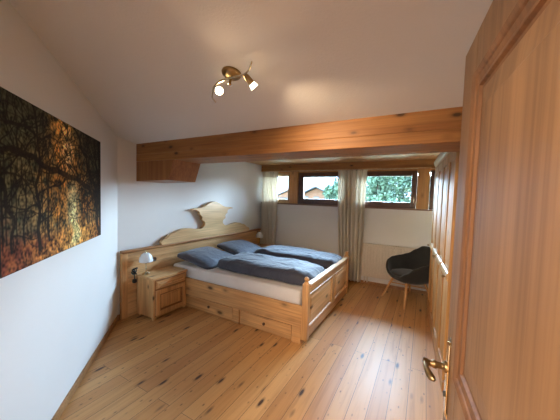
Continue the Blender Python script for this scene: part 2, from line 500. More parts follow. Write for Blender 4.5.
# ------------------------------------------------------------------ bed
XH = .062
bed = thing('double_bed', 'wide pine double bed with carved crest headboard, panelled footboard and drawers below', 'bed', (1.1, -1.68, 0))
def loc(o):   # shift a mesh modelled in room coordinates into its thing's frame
    p = o.parent
    while p is not None and p.type != 'EMPTY': p = p.parent
    base = p.location
    o.data.transform(Matrix.Translation(-Vector(base)))
    return o
def part(mb, name, mat, par, **kw):
    return loc(mb.build(name, mat, par, **kw))
HY0, HY1 = -3.175, -.125
hb = MB().box(.016, XH - .014, HY0 + .01, HY1 - .01, .0, .82)
# sunk field under the top rail: stiles, rails
headb = part(hb, 'headboard', M_hy, bed)
for y0, y1 in ((HY0, HY0 + .075), (HY1 - .075, HY1)):
    part(MB().box(.016, XH + .004, y0, y1, 0, .815, bev=.008), 'headboard_stile', M_bz, headb)
part(MB().box(.016, XH - .004, HY0 + .075, HY1 - .075, .70, .815, bev=.003), 'headboard_rail', M_hy, headb)
part(MB().box(.016, XH + .022, HY0 - .0, HY1 + .0, .815, .85, bev=.012, seg=3), 'headboard_cap', M_cap, headb)
half = [(-1.03, .845), (-1.04, .885), (-1.015, .915), (-.955, .925), (-.905, .965), (-.86, .992), (-.84, .982), (-.79, 1.005), (-.71, 1.035), (-.61, 1.045), (-.50, 1.032), (-.40, 1.012), (-.31, 1.005), (-.265, 1.02),
        (-.225, 1.05), (-.210, 1.085), (-.222, 1.12), (-.262, 1.138), (-.292, 1.148), (-.278, 1.17), (-.278, 1.20), (-.305, 1.232), (-.345, 1.245), (-.332, 1.265), (-.342, 1.290), (-.375, 1.312), (-.425, 1.322), (-.485, 1.320), (-.49, 1.334),
        (-.42, 1.345), (-.34, 1.345), (-.27, 1.352), (-.20, 1.378), (-.13, 1.418), (-.06, 1.442), (0, 1.450)]
YC = -1.60
poly = [(YC + y, z) for y, z in half] + [(YC - y, z) for y, z in half[-2::-1]]
part(MB().prism(poly, .018, .075, 'x', bev=.004), 'headboard_crest', M_crest, headb)
# footboard
FX0, FX1 = 2.17, 2.22
BY0, BY1 = -2.51, -.845
fb = part(MB().box(FX0 + .012, FX1 - .014, BY0 + .05, BY1 - .05, .07, .63), 'footboard', M_hy, bed)
r = MB()
for z0, z1 in ((.07, .175), (.55, .625)):
    r.box(FX0 + .004, FX1 - .002, BY0 + .05, BY1 - .05, z0, z1, bev=.004)
ym = -1.60
part(r, 'footboard_rail', M_by, fb)
part(MB().box(FX0 + .004, FX1 - .002, ym - .055, ym + .055, .175, .55, bev=.004), 'footboard_stile', M_bz, fb)
part(MB().box(FX0 - .004, FX1 + .016, BY0 + .045, BY1 - .045, .625, .655, bev=.010, seg=3), 'footboard_cap', M_hy, fb)
for y0, y1 in ((BY0 + .055, ym - .055), (ym + .055, BY1 - .055)):
    q = MB().field((FX1 - .004, y0, .175), (0, 1, 0), (0, 0, 1), (1, 0, 0), y1 - y0, .375, [(0, 0), (.006, .008), (.02, .006), (.026, -.008), (.05, -.008), (.07, .0), (.075, .001)])
    part(q, 'footboard_panel', M_hy, fb)
for yc in (BY0 + .03, BY1 - .03):
    p = MB()
    xc = (FX0 + FX1) / 2
    p.box(xc - .034, xc + .034, yc - .034, yc + .034, .06, .665, bev=.007)
    p.lathe([(.034, .660), (.030, .672), (.020, .682), (.017, .690), (.024, .698), (.027, .710), (.022, .724), (.010, .734), (0, .737)], (xc, yc, 0), 20)
    part(p, 'bed_post', M_bz, fb, smooth=True, auto=35)
# side rails, plinth, drawers
for y0, y1 in ((-2.512, -2.482), (BY1 - .032, BY1 - .002)):
    part(MB().box(XH, FX0 + .02, y0, y1, .19, .42, bev=.005), 'side_rail', M_bx, bed)
pl = MB().box(.10, 2.14, -2.47, BY1 - .04, .0, .185)
pl.box(1.235, 1.33, -2.498, -2.47, 0, .185, bev=.003).box(2.045, 2.155, -2.50, -2.40, 0, .185, bev=.004).box(.10, .33, -2.496, -2.47, 0, .185)
part(pl, 'plinth', M_bx, bed)
for x0, x1 in ((.342, 1.224), (1.341, 2.034)):
    d = part(MB().box(x0, x1, -2.488, -2.471, .012, .172, bev=.003), 'drawer', M_bx, bed)
    kx = (x0 + x1) / 2 + (.05 if x0 < 1 else .0)
    k = MB().lathe([(0, 0), (.012, 0), (.010, .006), (.017, .011), (.017, .017), (.010, .022), (0, .023)], (kx, -2.488, .10), 18, Matrix.Rotation(PI / 2, 4, 'X'))
    part(k, 'drawer_knob', M_knob, d, smooth=True, auto=50)
part(MB().box(XH + .01, FX0, -2.48, BY1 - .03, .30, .345), 'slat_base', M_bx, bed)

# mattress
mt = MB().box(-1.018, 1.018, -.79, .79, 0, .215, bev=.045, seg=5)
mo = mt.build('mattress', M_sheet, None, smooth=True)
mo.location = (1.105, -1.676, .346)
tag(mo, 'thick mattress under a white fitted sheet lying in the pine bed', 'mattress')

# ------------------------------------------------------------------ soft goods
def soft(name, mat, cx, cy, z0, lx, ly, h, rz, label, cat, group, ex=.42, ey=.42, wr=.018, seed=0.0, flat=.35, sag=0.0, tiltx=0.0, pinch=0.0, nu=120, nv=80, folds=0, drape=None):
    m = MB(); bm = m.bm
    def se(a, e):
        return math.copysign(abs(a) ** e, a)
    grid = []
    for j in range(nv + 1):
        v = -PI / 2 + PI * j / nv
        row = []
        for i in range(nu):
            u = 2 * PI * i / nu
            cv = se(math.cos(v), ex)
            x = cv * se(math.cos(u), ey) * lx / 2
            y = cv * se(math.sin(u), ey) * ly / 2
            z = se(math.sin(v), .75)
            if pinch:      # pillow: thin towards the seams, pulled corners
                ux, uy = abs(2 * x / lx), abs(2 * y / ly)
                t = (max(0, 1 - ux ** 2.6) * max(0, 1 - uy ** 2.6)) ** .48
                z = math.copysign(t * (abs(z) ** .25), z)
                x *= 1 - pinch * (1 - ux ** 2) * 0 + .0; 
                x *= 1 - pinch * (1 - uy ** 4) * .5 * 0
                edge = max(ux, uy)
                x *= 1 - pinch * (1 - abs(uy) ** 2) * ux ** 3
                y *= 1 - pinch * (1 - abs(ux) ** 2) * uy ** 3
            zz = z * h / 2 if z > 0 else z * h / 2 * flat
            p = Vector((x * 2.3 + seed, y * 2.3, zz * 3))
            d = noise.noise(p * 1.3) * 1.0 + noise.noise(p * 3.1) * .6
            rd = 1 - abs(noise.noise(Vector((x * 3.0 + seed * 2, y * 7.5, 1.3 + zz * 4))))
            rd2 = 1 - abs(noise.noise(Vector((x * 9 + seed, y * 4 + 5, 2.3 + zz * 5))))
            top = max(0, z) if z > 0 else .15
            zz += wr * (d * .9 + (rd ** 5) * .55 + (rd2 ** 6) * .35) * (.25 + .75 * top)
            y += wr * .8 * noise.noise(Vector((x * 5 + seed, zz * 9, 7.1)))
            x += wr * .8 * noise.noise(Vector((y * 5 + seed, zz * 9, 3.1)))
            if folds:
                zz += -folds * math.exp(-((y / ly - .02) / .05) ** 2) * top
            row.append((x, y, zz))
        grid.append(row)
    zmin = min(p[2] for r in grid for p in r)
    R = Matrix.Rotation(tiltx, 4, 'Y')
    vr = []
    for j, row in enumerate(grid):
        if j in (0, nv):
            c = Vector((0, 0, sum(p[2] for p in row) / nu))
            vr.append([bm.verts.new(R @ (c - Vector((0, 0, zmin))))])
        else:
            vr.append([bm.verts.new(R @ Vector((p[0], p[1], p[2] - zmin))) for p in row])
    for a, b in zip(vr, vr[1:]):
        for k in range(nu):
            k2 = (k + 1) % nu
            if len(a) == 1: bm.faces.new((a[0], b[k2], b[k]))
            elif len(b) == 1: bm.faces.new((a[k], a[k2], b[0]))
            else: bm.faces.new((a[k], a[k2], b[k2], b[k]))
    o = m.build(name, mat, None, smooth=True)
    o.location = (cx, cy, z0); o.rotation_euler = (0, 0, rz)
    return tag(o, label, cat, group)

soft('duvet', M_duvet, 1.475, -2.05, .555, 1.42, .62, .24, -.01, 'slate blue duvet folded lengthwise on the near side of the bed', 'duvet', 'folded duvets on the bed', seed=1.0, wr=.020, ey=.28, ex=.30)
soft('duvet', M_duvet, 1.50, -1.25, .555, 1.38, .58, .24, .02, 'slate blue duvet folded lengthwise on the window side of the bed', 'duvet', 'folded duvets on the bed', seed=5.0, wr=.022, ey=.28, ex=.30)
soft('pillow', M_pillow, .42, -2.10, .565, .66, .76, .18, .10, 'slate blue pillow against the headboard beside the nearer nightstand', 'pillow', 'pillows on the bed', seed=3.0, wr=.010, ex=.35, ey=.35, flat=.7, pinch=.07, tiltx=.20)
soft('pillow', M_pillow, .40, -1.26, .565, .66, .74, .18, -.06, 'slate blue pillow against the headboard on the window side', 'pillow', 'pillows on the bed', seed=8.0, wr=.010, ex=.35, ey=.35, flat=.7, pinch=.07, tiltx=.20)

# ------------------------------------------------------------------ nightstands
def nightstand(yc, label):
    t = thing('nightstand', label, 'nightstand', (.255, yc, 0), 0, 'pine nightstands at both ends of the headboard')
    W, x0, x1 = .25, -.175, .155
    MB().box(x0, x1, -W, W, .03, .502, bev=.004).build('cabinet_body', M_bz, t)
    MB().prism([(x0 - .005, -W - .012), (x1 + .01, -W - .012), (x1 + .022, -W * .5), (x1 + .026, 0), (x1 + .022, W * .5), (x1 + .01, W + .012), (x0 - .005, W + .012)], .502, .531, 'z', bev=.007).build('table_top', M_hy, t)
    for y0 in (-W + .005, W - .05):
        for xx in (x0 + .01, x1 - .045):
            MB().box(xx, xx + .04, y0, y0 + .045, 0, .03, bev=.003).build('foot', M_bz, t)
    d = MB().box(x1, x1 + .016, -W + .030, W - .030, .388, .486, bev=.004)
    d.field((x1 + .016, -W + .045, .400), (0, 1, 0), (0, 0, 1), (1, 0, 0), 2 * W - .09, .074, [(0, 0), (.004, .006), (.012, .006), (.018, -.0), (.024, .006), (.03, .012), (.034, .0125)])
    dr = d.build('drawer', M_by, t)
    dd = MB()
    # door of frame and raised panel
    for a0, a1, b0, b1 in ((-W + .028, -W + .085, .055, .368), (W - .085, W - .028, .055, .368), (-W + .085, W - .085, .055, .112), (-W + .085, W - .085, .312, .368)):
        dd.box(x1, x1 + .020, a0, a1, b0, b1, bev=.004)
    dr2 = dd.build('cabinet_door', M_bz, t)
    MB().field((x1 + .002, -W + .085, .112), (0, 1, 0), (0, 0, 1), (1, 0, 0), 2 * W - .17, .20, [(0, .0), (.012, -.0), (.034, .008), (.036, .012), (.04, .012)]).build('door_panel', M_bz, dr2)
    MB().field((x1 + .020, -W + .080, .107), (0, 1, 0), (0, 0, 1), (1, 0, 0), 2 * W - .16, .21, [(0, -.001), (.003, .004), (.008, .005), (.012, .001), (.016, -.010)], fill=False).build('door_moulding', M_cap, dr2)
    MB().box(x1 - .001, x1 + .003, -W + .018, W - .018, .045, .497).build('gap_shade', M_cap, t)  # darker sheet, paints shade into the gaps round drawer and door
    k = MB().lathe([(0, 0), (.006, 0), (.006, .010), (.011, .014), (.009, .020), (0, .021)], (x1 + .022, 0, .437), 14, Matrix.Rotation(PI / 2, 4, 'Y'))
    k.build('drawer_knob', M_winlight, dr, smooth=True, auto=50)
    return t
ns = nightstand(-2.745, 'pine nightstand with drawer and panelled door, nearer the camera left of the bed')
n2 = copy_tree(ns); n2.location = (.255, -.50, 0)
n2['label'] = 'pine nightstand in the far corner behind the bed, under the left curtain'

# bedside lamps
M_opal, nt, b = newmat('opal glass shade')
b.inputs['Base Color'].default_value = (.80, .84, .88, 1); b.inputs['Roughness'].default_value = .25; b.inputs['Subsurface Weight'].default_value = .3
b.inputs['Subsurface Radius'].default_value = (.02, .02, .02)
def bedside_lamp(x, y, label):
    t = thing('bedside_lamp', label, 'lamp', (x, y, .532), 0, 'bedside lamps on the nightstands')
    t.scale = (.9, .9, 1.14)
    MB().lathe([(0, 0), (.052, 0), (.054, .006), (.046, .012), (.020, .020), (.012, .030), (0, .030)]).build('lamp_base', M_brass2, t, smooth=True, auto=50)
    MB().lathe([(.007, .028), (.006, .05), (.012, .058), (.012, .064), (.006, .07), (.006, .12), (.013, .128), (.015, .15), (.012, .165), (0, .165)]).build('lamp_stem', M_brass2, t, smooth=True, auto=50)
    MB().lathe([(.088, .140), (.092, .146), (.090, .165), (.080, .195), (.060, .222), (.035, .238), (.012, .243), (.012, .239), (.034, .233), (.057, .217), (.076, .192), (.086, .163), (.087, .146), (.088, .140)], seg=36).build('lamp_shade', M_opal, t, smooth=True)
    MB().lathe([(.013, .240), (.014, .246), (.006, .250), (.008, .257), (.004, .264), (0, .266)], seg=16).build('finial', M_brass2, t, smooth=True)
    MB().lathe([(0, .165), (.014, .17), (.018, .185), (.014, .205), (0, .212)], seg=16).build('bulb', M_opal, t, smooth=True)
    return t
l1 = bedside_lamp(.175, -2.935, 'brass bedside lamp with pale glass dome shade on the nearer nightstand')
l2 = copy_tree(l1); l2.location = (.20, -.36, .532)
l2['label'] = 'brass bedside lamp with pale glass dome shade in the far corner by the left curtain'

# sockets in the headboard and the loose cable
def socket(y, z, label, r=.032):
    t = thing('power_socket', label, 'socket', (XH - .015, y, z), 0, 'power sockets in the headboard')
    Ry = Matrix.Rotation(PI / 2, 4, 'Y')
    MB().lathe([(0, 0), (r, 0), (r, .006), (r - .006, .010), (r - .010, .006), (0, .004)], seg=28, M=Ry).build('socket_plate', M_outlet, t, smooth=True, auto=40)
    h = MB()
    for dy in (-.009, .009):
        h.lathe([(0, 0), (.003, 0), (.003, .007), (0, .007)], (0, dy, 0), 8, Ry)
    h.build('socket_hole', M_black, t)
socket(-2.81, .66, 'small round brown socket in the headboard, just right of the near lamp', r=.024)
socket(-2.725, .665, 'larger round brown socket in the headboard, farther right of the near lamp', r=.030)
cb = MB()
pts = []
for i in range(60):
    a = i / 59 * 2 * PI * 2.6
    pts.append((.088 + .014 * math.sin(a * 1.7), -3.045 + .050 * math.cos(a) * (.5 + .5 * math.sin(a * .9 + 1)) + .02 * i / 59, .585 + .035 * math.sin(a * 1.3 + .5) - .02 * i / 59))
pts += [(.09, -3.04, .56), (.092, -3.03, .52), (.09, -3.035, .47), (.088, -3.03, .45)]
cb.tube(pts, .0065, 7)
cable = cb.build('power_cable', M_black, None, smooth=True)
tag(cable, 'coiled black cable with plug hanging between headboard and nearer nightstand', 'cable')
MB().box(.068, .110, -3.05, -3.01, .43, .475, bev=.008).build('plug', M_black, cable)

# ------------------------------------------------------------------ curtains
def curtain(x0, x1, xb0, xb1, ztop, zbot, yc, n, label, seed):
    t = thing('curtain', label, 'curtain', ((x0 + x1) / 2, yc, zbot), 0, 'beige curtains at the windows')
    m = MB(); bm = m.bm
    NU, NV = 150, 60
    cx = (x0 + x1) / 2
    g = []
    for j in range(NV + 1):
        f = j / NV
        z = (ztop - zbot) * (1 - f)
        row = []
        for i in range(NU + 1):
            u = i / NU
            a = x0 + (x1 - x0) * u; b_ = xb0 + (xb1 - xb0) * u
            w = f ** 1.2
            x = a * (1 - w) + b_ * w - cx
            ph = noise.noise(Vector((u * 3.1 + seed, f * .8, 0))) * 2.2
            amp = .018 + .020 * min(1, f * 3) + .006 * noise.noise(Vector((u * 6, f * 2, seed)))
            y = amp * math.sin(2 * PI * n * u + ph) + .008 * math.sin(2 * PI * n * 2.3 * u + seed + f)
            x += .010 * math.sin(2 * PI * n * u + ph + 1.2)
            row.append(bm.verts.new((x, y, z)))
        g.append(row)
    for a, b_ in zip(g, g[1:]):
        for k in range(NU):
            bm.faces.new((a[k], a[k + 1], b_[k + 1], b_[k]))
    o = m.build('curtain_cloth', M_curtain, t, smooth=True)
    md = o.modifiers.new('thick', 'SOLIDIFY'); md.thickness = .0022; md.offset = 0
    # gathered heading tape
    h = MB(); pts = []
    for i in range(NU + 1):
        u = i / NU
        pts.append((x0 + (x1 - x0) * u - cx, .018 * math.sin(2 * PI * n * u + noise.noise(Vector((u * 3.1 + seed, 0, 0))) * 2.2), ztop - zbot - .01))
    h.tube(pts, .007, 6)
    h.build('heading_tape', M_curtain, t, smooth=True)
    return t
curtain(.045, .45, .06, .40, 2.10, .05, -.085, 5.5, 'beige floor-length curtain in the left corner beside the headboard', 1.0)
curtain(1.76, 2.31, 1.88, 2.28, 2.10, .045, -.105, 6.5, 'beige floor-length curtain drawn together between the two large windows', 4.0)
rl = MB().box(.03, 3.30, -.115, -.085, 2.105, 2.118, bev=.003)
ro = rl.build('curtain_rail', M_winlight, None)
tag(ro, 'slim curtain rail under the wooden board above the windows', 'curtain rail')

# ------------------------------------------------------------------ radiator
rad = thing('radiator', 'cream panel radiator on the wall under the right-hand window', 'radiator', (2.80, -.080, .16))
m = MB()
m.box(-.52, .52, .022, .036, .01, .60, bev=.004)
k = -.50
while k < .49:
    m.box(k, k + .030, -.036, -.020, .03, .575, bev=.008)
    k += .050
m.box(-.52, .52, -.016, -.010, .005, .60)
m.build('radiator_panel', M_rad, rad)
g_ = MB().box(-.522, .522, -.036, .038, .600, .606, bev=.002)
for i in range(34):
    g_.box(-.50 + i * .0298, -.492 + i * .0298, -.028, .03, .6055, .610)
g_.build('top_grille', M_rad, rad)
for xx in (-.524, .52):
    MB().box(xx, xx + .004, -.036, .038, 0, .606).build('side_cover', M_rad, rad)
v = MB().tube([(-.47, 0, 0), (-.47, 0, -.10), (-.47, .075, -.10)], .009, 10).tube([(-.42, 0, 0), (-.42, 0, -.10), (-.42, .075, -.10)], .009, 10)
v.build('supply_pipe', M_rad, rad, smooth=True, auto=50)
for xx in (-.35, .35):
    MB().box(xx - .02, xx + .02, .036, .075, .08, .52).build('wall_bracket', M_rad, rad)

# ------------------------------------------------------------------ wardrobe
WT = .0565
wa = thing('wardrobe', 'tall pine wardrobe with panelled doors along the right wall', 'wardrobe', (3.35, -.758, 0), WT)
# local: -y runs along the front, +x into the depth
WL, WD, WH = 1.76, .54, 2.08
MB().box(.012, WD, -WL, 0, .0, WH, bev=.004).build('wardrobe_body', M_ward, wa)
MB().box(-.010, .012, -WL, 0, 0, .085, bev=.004).build('plinth', M_ward, wa)
c1 = MB()
pr_ = [(.0, 2.035), (-.012, 2.040), (-.014, 2.055), (-.022, 2.062), (-.026, 2.085), (-.032, 2.095), (-.032, 2.112), (WD, 2.112), (WD, 2.035)]
c1.prism(pr_, -WL, .02, 'y')
c1.build('cornice', M_wardrail, wa, smooth=True, auto=40)
nd_ = 4
dw = WL / nd_
for i in range(nd_):
    y1 = -i * dw - .012; y0 = -(i + 1) * dw + .012
    d = MB()
    st = .062
    for a0, a1, b0, b1 in ((y0, y0 + st, .10, 2.02), (y1 - st, y1, .10, 2.02), (y0 + st, y1 - st, .10, .19), (y0 + st, y1 - st, 1.93, 2.02)):
        d.box(-.012, .012, a0, a1, b0, b1, bev=.004)
    dd = d.build('wardrobe_door', M_ward, wa)
    for b0, b1 in ((.19, .905), (1.0, 1.93)):
        MB().field((.006, y1 - st, b0), (0, -1, 0), (0, 0, 1), (-1, 0, 0), y1 - y0 - 2 * st, b1 - b0, [(0, .006), (.008, .002), (.05, .012), (.055, .013)]).build('door_panel', M_ward, dd)
    # rounded mid rail
    rr = MB(); pf = []
    for k in range(9):
        a = -PI / 2 + PI * k / 8
        pf.append((-.008 - .022 * math.cos(a), .953 + .038 * math.sin(a)))
    pf += [(.006, .991), (.006, .915)]
    rr.prism(pf, y0 + .01, y1 - .01, 'y')
    rr.build('middle_rail', M_wardrail, dd, smooth=True, auto=50)
    ky_ = y0 + .03 if i % 2 else y1 - .03
    kk = MB().lathe([(0, 0), (.007, 0), (.006, .012), (.014, .018), (.014, .026), (.006, .031), (0, .032)], (-.026, ky_, .955), 14, Matrix.Rotation(-PI / 2, 4, 'Y'))
    kk.build('door_knob', M_brass, dd, smooth=True, auto=50)

# ------------------------------------------------------------------ armchair
ch = thing('armchair', 'charcoal felt tub armchair on slim wooden legs in front of the radiator', 'armchair', (3.07, -.50, 0), math.radians(222))
# local +x = the way the chair faces
def rimh(a):      # a: angle from the back, 0..pi
    a = abs(a)
    pts = [(0, .45), (.42, .44), (.72, .37), (1.0, .29), (1.3, .255), (1.7, .235), (2.05, .19), (2.35, .10), (2.7, .035), (PI, .02)]
    for (a0, h0), (a1, h1) in zip(pts, pts[1:]):
        if a <= a1:
            t = (a - a0) / (a1 - a0); t = t * t * (3 - 2 * t)
            return h0 + (h1 - h0) * t
    return .02
def rimr(a):
    c, s_ = math.cos(a), math.sin(a)
    rx = .30 if c > 0 else .26      # back / front
    ry = .325
    e = 2.6
    return 1 / ((abs(c) / rx) ** e + (abs(s_) / ry) ** e) ** (1 / e)
m = MB(); bm = m.bm
NA, NT = 64, 16
rings = []
for j in range(NT + 1):
    t = j / NT
    ring = []
    for i in range(NA):
        a = 2 * PI * i / NA
        aa = a if a <= PI else 2 * PI - a
        hgt = rimh(aa); R = rimr(a)
        f = min(1, t / .5); f = math.sin(f * PI / 2) ** .9 * .86
        g = max(0, (t - .38) / .62)
        r = R * (f + .14 * g)
        z = .36 + .05 * (t ** 3) * 0 + hgt * (g ** 1.15) + .045 * (min(t, .5) / .5) ** 3
        back = max(0, math.cos(a))
        x = -r * math.cos(a) - back * .05 * g
        ring.append(bm.verts.new((x, r * math.sin(a), z)))
        if j == 0: break
    rings.append(ring)
for a_, b_ in zip(rings, rings[1:]):
    for k in range(NA):
        k2 = (k + 1) % NA
        if len(a_) == 1: bm.faces.new((a_[0], b_[k], b_[k2]))
        else: bm.faces.new((a_[k], b_[k], b_[k2], a_[k2]))
sh = m.build('seat_shell', M_chair, ch, smooth=True)
md = sh.modifiers.new('thick', 'SOLIDIFY'); md.thickness = .034; md.offset = 1
md2 = sh.modifiers.new('sub', 'SUBSURF'); md2.levels = 1; md2.render_levels = 1
cu = MB(); bm = cu.bm
prev = None
for j, (fr2, zz) in enumerate([(0, .47), (.4, .472), (.72, .468), (.86, .455), (.90, .435), (.86, .415), (.5, .405), (0, .405)]):
    if fr2 == 0: ring = [bm.verts.new((.01, 0, zz - .015))]
    else: ring = [bm.verts.new((-math.cos(2 * PI * i / 48) * rimr(2 * PI * i / 48) * fr2 * .93 + .01, math.sin(2 * PI * i / 48) * rimr(2 * PI * i / 48) * fr2 * .9, zz - .015)) for i in range(48)]
    if prev:
        for k in range(48):
            k2 = (k + 1) % 48
            if len(prev) == 1: bm.faces.new((prev[0], ring[k], ring[k2]))
            elif len(ring) == 1: bm.faces.new((prev[k], ring[0], prev[k2]))
            else: bm.faces.new((prev[k], ring[k], ring[k2], prev[k2]))
    prev = ring
cu.build('seat_cushion', M_chair, ch, smooth=True)
for sx, sy in ((1, 1), (1, -1), (-1, 1), (-1, -1)):
    MB().tube([(sx * .14, sy * .14, .375), (sx * .265, sy * .265, .0)], [.020, .013], 14).build('leg', M_leg, ch, smooth=True, auto=50)
MB().tube([(.20, .20, .25), (-.20, -.20, .25)], .008, 8).tube([(.20, -.20, .25), (-.20, .20, .25)], .008, 8).build('stretcher', M_leg, ch, smooth=True, auto=50)
MB().box(-.16, .16, -.16, .16, .33, .362, bev=.01).build('seat_frame', M_black, ch)

# ------------------------------------------------------------------ forest picture on the left wall
PS0, PS1, PZ0, PZ1 = .672, 2.062, 1.147, 2.038
pic = bpy.data.objects.new('wall_picture', None); link(pic)
ox, oy = lp(PS1, 0)
pic.location = (ox, oy, PZ0); pic.rotation_euler = (0, 0, math.atan2(-LD[1], -LD[0]))   # local +x: left to right on the picture, local -y: into the room
tag(pic, 'large unframed canvas print of a golden autumn forest path on the left wall', 'picture')
PW, PH, PT = PS1 - PS0, PZ1 - PZ0, .022
M_edge = plain('dark canvas edge', (.035, .022, .015), .8)
MB().box(0, PW, -PT, -.002, 0, PH, bev=.002).build('canvas_edge', M_edge, pic)
def clamp(x, a=0., b=1.): return max(a, min(b, x))
def lerp(a, b, t): return tuple(x + (y - x) * t for x, y in zip(a, b))
branches = []
def br(pts, w0, w1): branches.append((pts, w0, w1))
br([(.955, 0.0), (.93, .15), (.925, .30), (.88, .42), (.795, .485), (.70, .54), (.583, .576), (.45, .60), (.315, .625), (.196, .67), (.11, .70), (.024, .68), (0, .66)], .040, .016)
br([(.99, .0), (.98, .4), (.97, 1.0)], .05, .05)
br([(.94, .25), (.90, .50), (.80, .64), (.74, .78), (.66, .88), (.60, 1.0)], .030, .014)
br([(.93, .40), (.95, .6), (.90, .8), (.88, 1.0)], .028, .012)
br([(.64, .56), (.57, .68), (.52, .80), (.50, 1.0)], .014, .008)
br([(.50, .59), (.40, .50), (.30, .49), (.20, .42)], .012, .005)
br([(.80, .48), (.74, .38), (.66, .37), (.60, .41)], .010, .004)
br([(0, .55), (.03, .42), (.07, .27), (.05, .12)], .022, .012)
br([(.23, .08), (.235, .3), (.22, .5), (.25, .7), (.20, 1.0)], .024, .012)
br([(.31, .12), (.305, .35), (.32, .6), (.30, .8)], .014, .006)
br([(.13, .15), (.14, .4), (.12, .62)], .010, .005)
br([(.04, .82), (.14, .86), (.24, .80), (.34, .86)], .014, .006)
br([(.70, .18), (.71, .36), (.69, .5)], .008, .004)
br([(.77, .16), (.76, .36), (.78, .48)], .012, .005)
br([(.84, .12), (.83, .32), (.86, .44)], .012, .006)
br([(.41, .18), (.42, .36), (.40, .52)], .007, .003)
segs = []
for pts, w0, w1 in branches:
    # smooth the polyline a little and wiggle it
    for k in range(len(pts) - 1):
        p, q = pts[k], pts[k + 1]
        for t in range(5):
            a = t / 5; b_ = (t + 1) / 5
            def P(z):
                x = p[0] + (q[0] - p[0]) * z; y = p[1] + (q[1] - p[1]) * z
                g = (k + z)
                return (x + .008 * math.sin(g * 5 + pts[0][1] * 20), y + .008 * math.sin(g * 4 + pts[0][0] * 30))
            tt = (k + a) / (len(pts) - 1)
            segs.append((*P(a), *P(b_), w0 + (w1 - w0) * tt))
rb = random.Random(5)
def twig(x, y, a, w, n):
    p = [(x, y)]
    for k in range(n):
        a += rb.uniform(-.5, .5)
        x += .045 * math.cos(a); y += .065 * math.sin(a)
        p.append((x, y))
    for (x0, y0), (x1, y1) in zip(p, p[1:]):
        segs.append((x0, y0, x1, y1, w)); w *= .85
    if w > .0016 and n > 3:
        for q in (p[n // 2], p[-1]):
            twig(q[0], q[1], a + rb.choice((-.8, .8)), w * .7, n - 2)
for sg in list(segs):
    if sg[4] > .008 and rb.random() < .75 and sg[1] > .2:
        twig(sg[0], sg[1], rb.uniform(.1, PI - .1), sg[4] * .32, rb.choice((4, 5, 6)))
for k in range(26):
    x = rb.random(); y = rb.uniform(.10, .2)
    if .48 < x < .66: continue
    segs.append((x, y, x + rb.uniform(-.01, .01), y + rb.uniform(.2, .5), rb.uniform(.003, .007)))
BU, BV = 26, 18
bins = {}
for sg in segs:
    xa, xb = sorted((sg[0], sg[2])); ya, yb_ = sorted((sg[1], sg[3])); q = sg[4] + .006
    for i in range(int((xa - q) * BU) - 1, int((xb + q) * BU) + 2):
        for j in range(int((ya - q * 1.6) * BV) - 1, int((yb_ + q * 1.6) * BV) + 2):
            bins.setdefault((i, j), []).append(sg)
ASP = PH / PW
